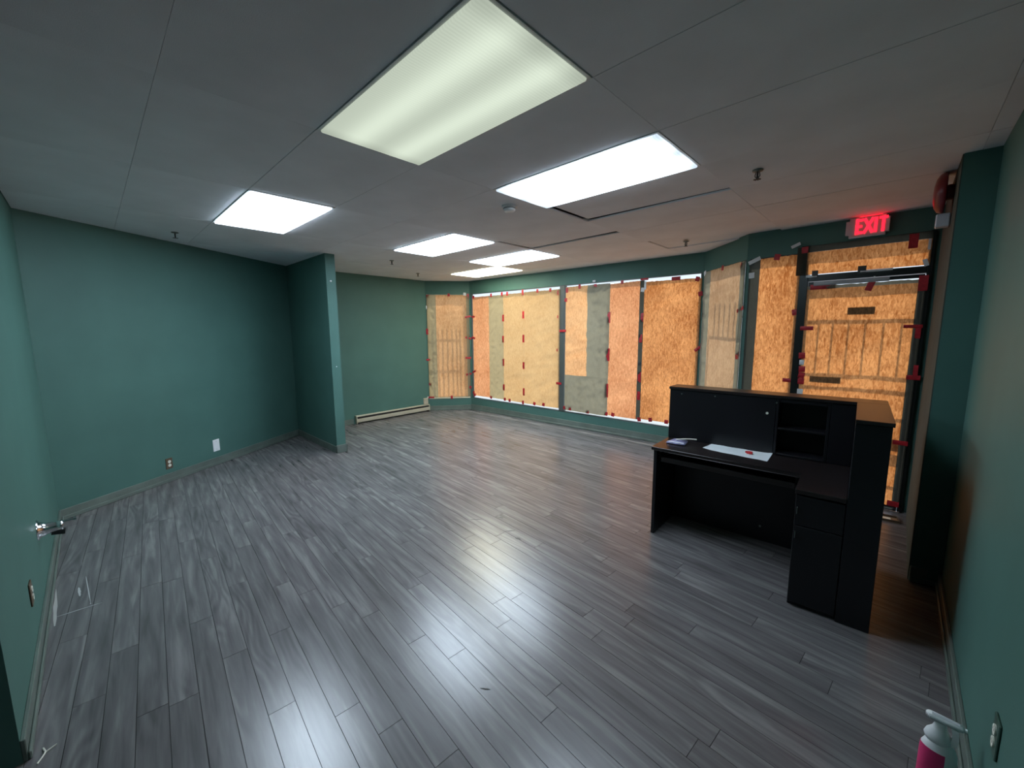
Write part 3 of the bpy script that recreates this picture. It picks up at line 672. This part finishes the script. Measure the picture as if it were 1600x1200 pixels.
# chrome door stop on the near left wall
t = empty('door_stop', (-3.77, -.338, .455), 0, 'chrome flared door stop with a black rubber tip on the near left wall', 'door stop')
My = Matrix.Rotation(-math.pi/2, 4, 'X')
bm = BM(); lathe(bm, [(0, 0), (.062, 0), (.064, .006), (.050, .014), (.036, .045), (.030, .10), (.033, .112), (0, .114)], 28, My); link('flange', bm, M_chrome, t, smooth=True)
bm = BM(); tube(bm, (-.0, .06, -.030), (.0, .118, -.042), .020, 16); link('rubber_tip', bm, M_rubber, t, smooth=False)
bm = BM(); tube(bm, (0, .11, .02), (0, .165, .02), .008, 10); tube(bm, (0, .16, .02), (0, .172, .02), .016, 12); link('latch_pin', bm, M_chrome, t)
# screw hooks on the partition end
for z, yy, lab in ((2.329, 2.29, 'small white hook high on the end of the partition wall'), (1.198, 2.295, 'tiny pale screw halfway up the end of the partition wall')):
    bm = BM(); k = 1 if z > 2 else .5; M4 = Matrix.Rotation(math.pi/2, 4, 'Y'); lathe(bm, [(0, 0), (.012*k, 0), (.012*k, .004), (.006*k, .012), (.009*k, .016), (0, .018)], 14, M4)
    tag(link('wall_hook' if z > 2 else 'wall_screw', bm, M_bwhite, None, (-5.4995, yy, z)), lab, 'hook' if z > 2 else 'screw')

# ------------------------------------------------------------------ baseboard heater along the alcove wall
Lh, ah = seg(B2, E_)
ht = empty('baseboard_heater', (B2[0], B2[1], 0), ah, 'long cream electric baseboard heater along the foot of the alcove wall', 'heater')
h0, h1 = .86, 2.47
link('back_plate', box(BM(), h0, h1, -.008, -.001, .012, .150), M_cream, ht)
bm = BM(); 
def xprism(bm, pts, s0, s1):
    a = [bm.verts.new((s0, y, z)) for y, z in pts]; b = [bm.verts.new((s1, y, z)) for y, z in pts]; n = len(pts)
    bm.faces.new(a); bm.faces.new(b[::-1])
    for i in range(n): bm.faces.new((a[i], b[i], b[(i+1) % n], a[(i+1) % n]))
    return bm
link('top_cover', xprism(BM(), [(-.009, .150), (-.046, .146), (-.054, .132), (-.051, .131), (-.044, .141), (-.009, .144)], h0+.01, h1-.01), M_cream, ht)
link('front_panel', xprism(BM(), [(-.064, .030), (-.068, .030), (-.068, .092), (-.066, .096), (-.064, .096)], h0+.01, h1-.01), M_cream, ht)
link('heating_element', box(BM(), h0+.02, h1-.02, -.055, -.010, .05, .125), M_dark, ht)
for s in (h0, h1-.012): link('end_cap', xprism(BM(), [(-.0085, .008), (-.070, .008), (-.070, .120), (-.058, .148), (-.0085, .154)], s, s+.012), M_cream, ht)
link('foot', box(BM(), h0+.0125, h0+.05, -.060, -.009, 0, .028), M_dark, ht)
link('foot', box(BM(), h1-.05, h1-.0125, -.060, -.009, 0, .028), M_dark, ht)
jb = empty('junction_box', (B2[0]+math.cos(ah)*2.40, B2[1]+math.sin(ah)*2.40, .155), ah, 'small beige junction box above the right end of the baseboard heater', 'box')
link('body', box(BM(), -.055, .055, -.035, -.001, .0, .125, .004), M_cream, jb)
link('cover', box(BM(), -.050, .050, -.039, -.0355, .006, .118, .002), M_cream, jb)

# ------------------------------------------------------------------ small card on the floor by the door
cdm = empty('card_tray', (.02, 4.72, .0), math.radians(8), 'small tan card tray on the floor by the foot of the entrance door', 'tray')
bm = BM(); box(bm, -.10, .10, -.06, .06, 0, .004); link('base', bm, M_wood, cdm)
for i, b in enumerate(((-.10, .10, -.06, -.054), (-.10, .10, .054, .06), (-.10, -.094, -.054, .054), (.094, .10, -.054, .054))): link('edge', box(BM(), *b, .004, .022), M_brown, cdm)
link('insert', box(BM(), -.05, .05, -.03, .03, .0042, .010, .001), M_ivory, cdm)

# ------------------------------------------------------------------ spray bottle
sbx, sby = .226, 1.983
bt = empty('spray_bottle', (sbx, sby, 0), math.radians(-4), 'white trigger spray bottle with a pink label on the floor at the right wall', 'bottle')
def oval(bm, prof, n=28, a0=0, a1=2*math.pi):
    rings = []; closed = a1-a0 > 6.2
    m_ = n if closed else n+1
    for rx, ry, cx_, z in prof: rings.append([bm.verts.new((cx_+rx*math.cos(a0+(a1-a0)*i/n), ry*math.sin(a0+(a1-a0)*i/n), z)) for i in range(m_)])
    if closed: bm.faces.new(rings[0][::-1]); bm.faces.new(rings[-1])
    for a, b in zip(rings, rings[1:]):
        for i in range(n): bm.faces.new((a[i], a[(i+1) % m_], b[(i+1) % m_], b[i]))
    return bm
link('body', oval(BM(), [(.044, .028, 0, 0), (.048, .032, 0, .006), (.048, .032, 0, .14), (.046, .031, 0, .165), (.036, .026, 0, .188), (.022, .020, 0, .203), (.017, .017, 0, .215)]), M_bwhite, bt, smooth=True)
link('label', oval(BM(), [(.0489, .0329, 0, .03), (.0489, .0329, 0, .14), (.0470, .0320, 0, .164)], 24, math.radians(130), math.radians(290)), M_pink, bt, smooth=True)
# shrouded neck flaring down over the bottle mouth
link('shroud', oval(BM(), [(.033, .026, -.006, .192), (.036, .027, -.007, .205), (.032, .024, -.006, .222), (.021, .017, -.004, .240), (.016, .012, -.004, .256), (.016, .012, -.004, .271)]), M_bwhite, bt, smooth=True)
bm = BM(); n = 10; pts = [(-.030+.014*math.cos(a), .014*math.sin(a)) for a in [math.pi/2+math.pi*i/n for i in range(n+1)]]+[(.044, -.012), (.052, -.008), (.052, .008), (.044, .012)]
prism(bm, pts, .268, .287); bmesh.ops.bevel(bm, geom=list(bm.edges), offset=.003, segments=2, affect='EDGES'); link('spray_head', bm, M_bwhite, bt, smooth=True)
bm = BM(); prism(bm, [(-.028, -.006), (.040, -.006), (.040, .006), (-.028, .006)], .287, .2882); link('head_inset', bm, mat('pale_grey_plastic', (.5, .54, .57), .4), bt)
bm = BM(); tube(bm, (.052, 0, .277), (.058, 0, .277), .007, 12); link('nozzle', bm, M_bwhite, bt)
bm = BM()
T1 = [(.022, .266), (.026, .246), (.026, .224), (.020, .202), (.028, .196), (.040, .206), (.043, .232), (.040, .266)]
a1 = [bm.verts.new((x_, -.011, z_)) for x_, z_ in T1]; b1 = [bm.verts.new((x_, .011, z_)) for x_, z_ in T1]
bm.faces.new(a1); bm.faces.new(b1[::-1])
for i in range(len(T1)): bm.faces.new((a1[i], b1[i], b1[(i+1) % len(T1)], a1[(i+1) % len(T1)]))
link('trigger', bm, M_bwhite, bt)

# cable end at the near left wall corner
bm = BM(); P0 = [(-.03, .012, .004), (.0, .02, .004), (.02, .012, .004), (.045, .0, .004)]
for a_, b_ in zip(P0, P0[1:]): tube(bm, a_, b_, .003, 8)
tube(bm, (.0, .02, .004), (-.012, .05, .006), .003, 8)
tag(link('cable', bm, M_ivory, None, (-2.335, -.30, 0)), 'short end of white cable on the floor at the near left wall corner', 'cable')
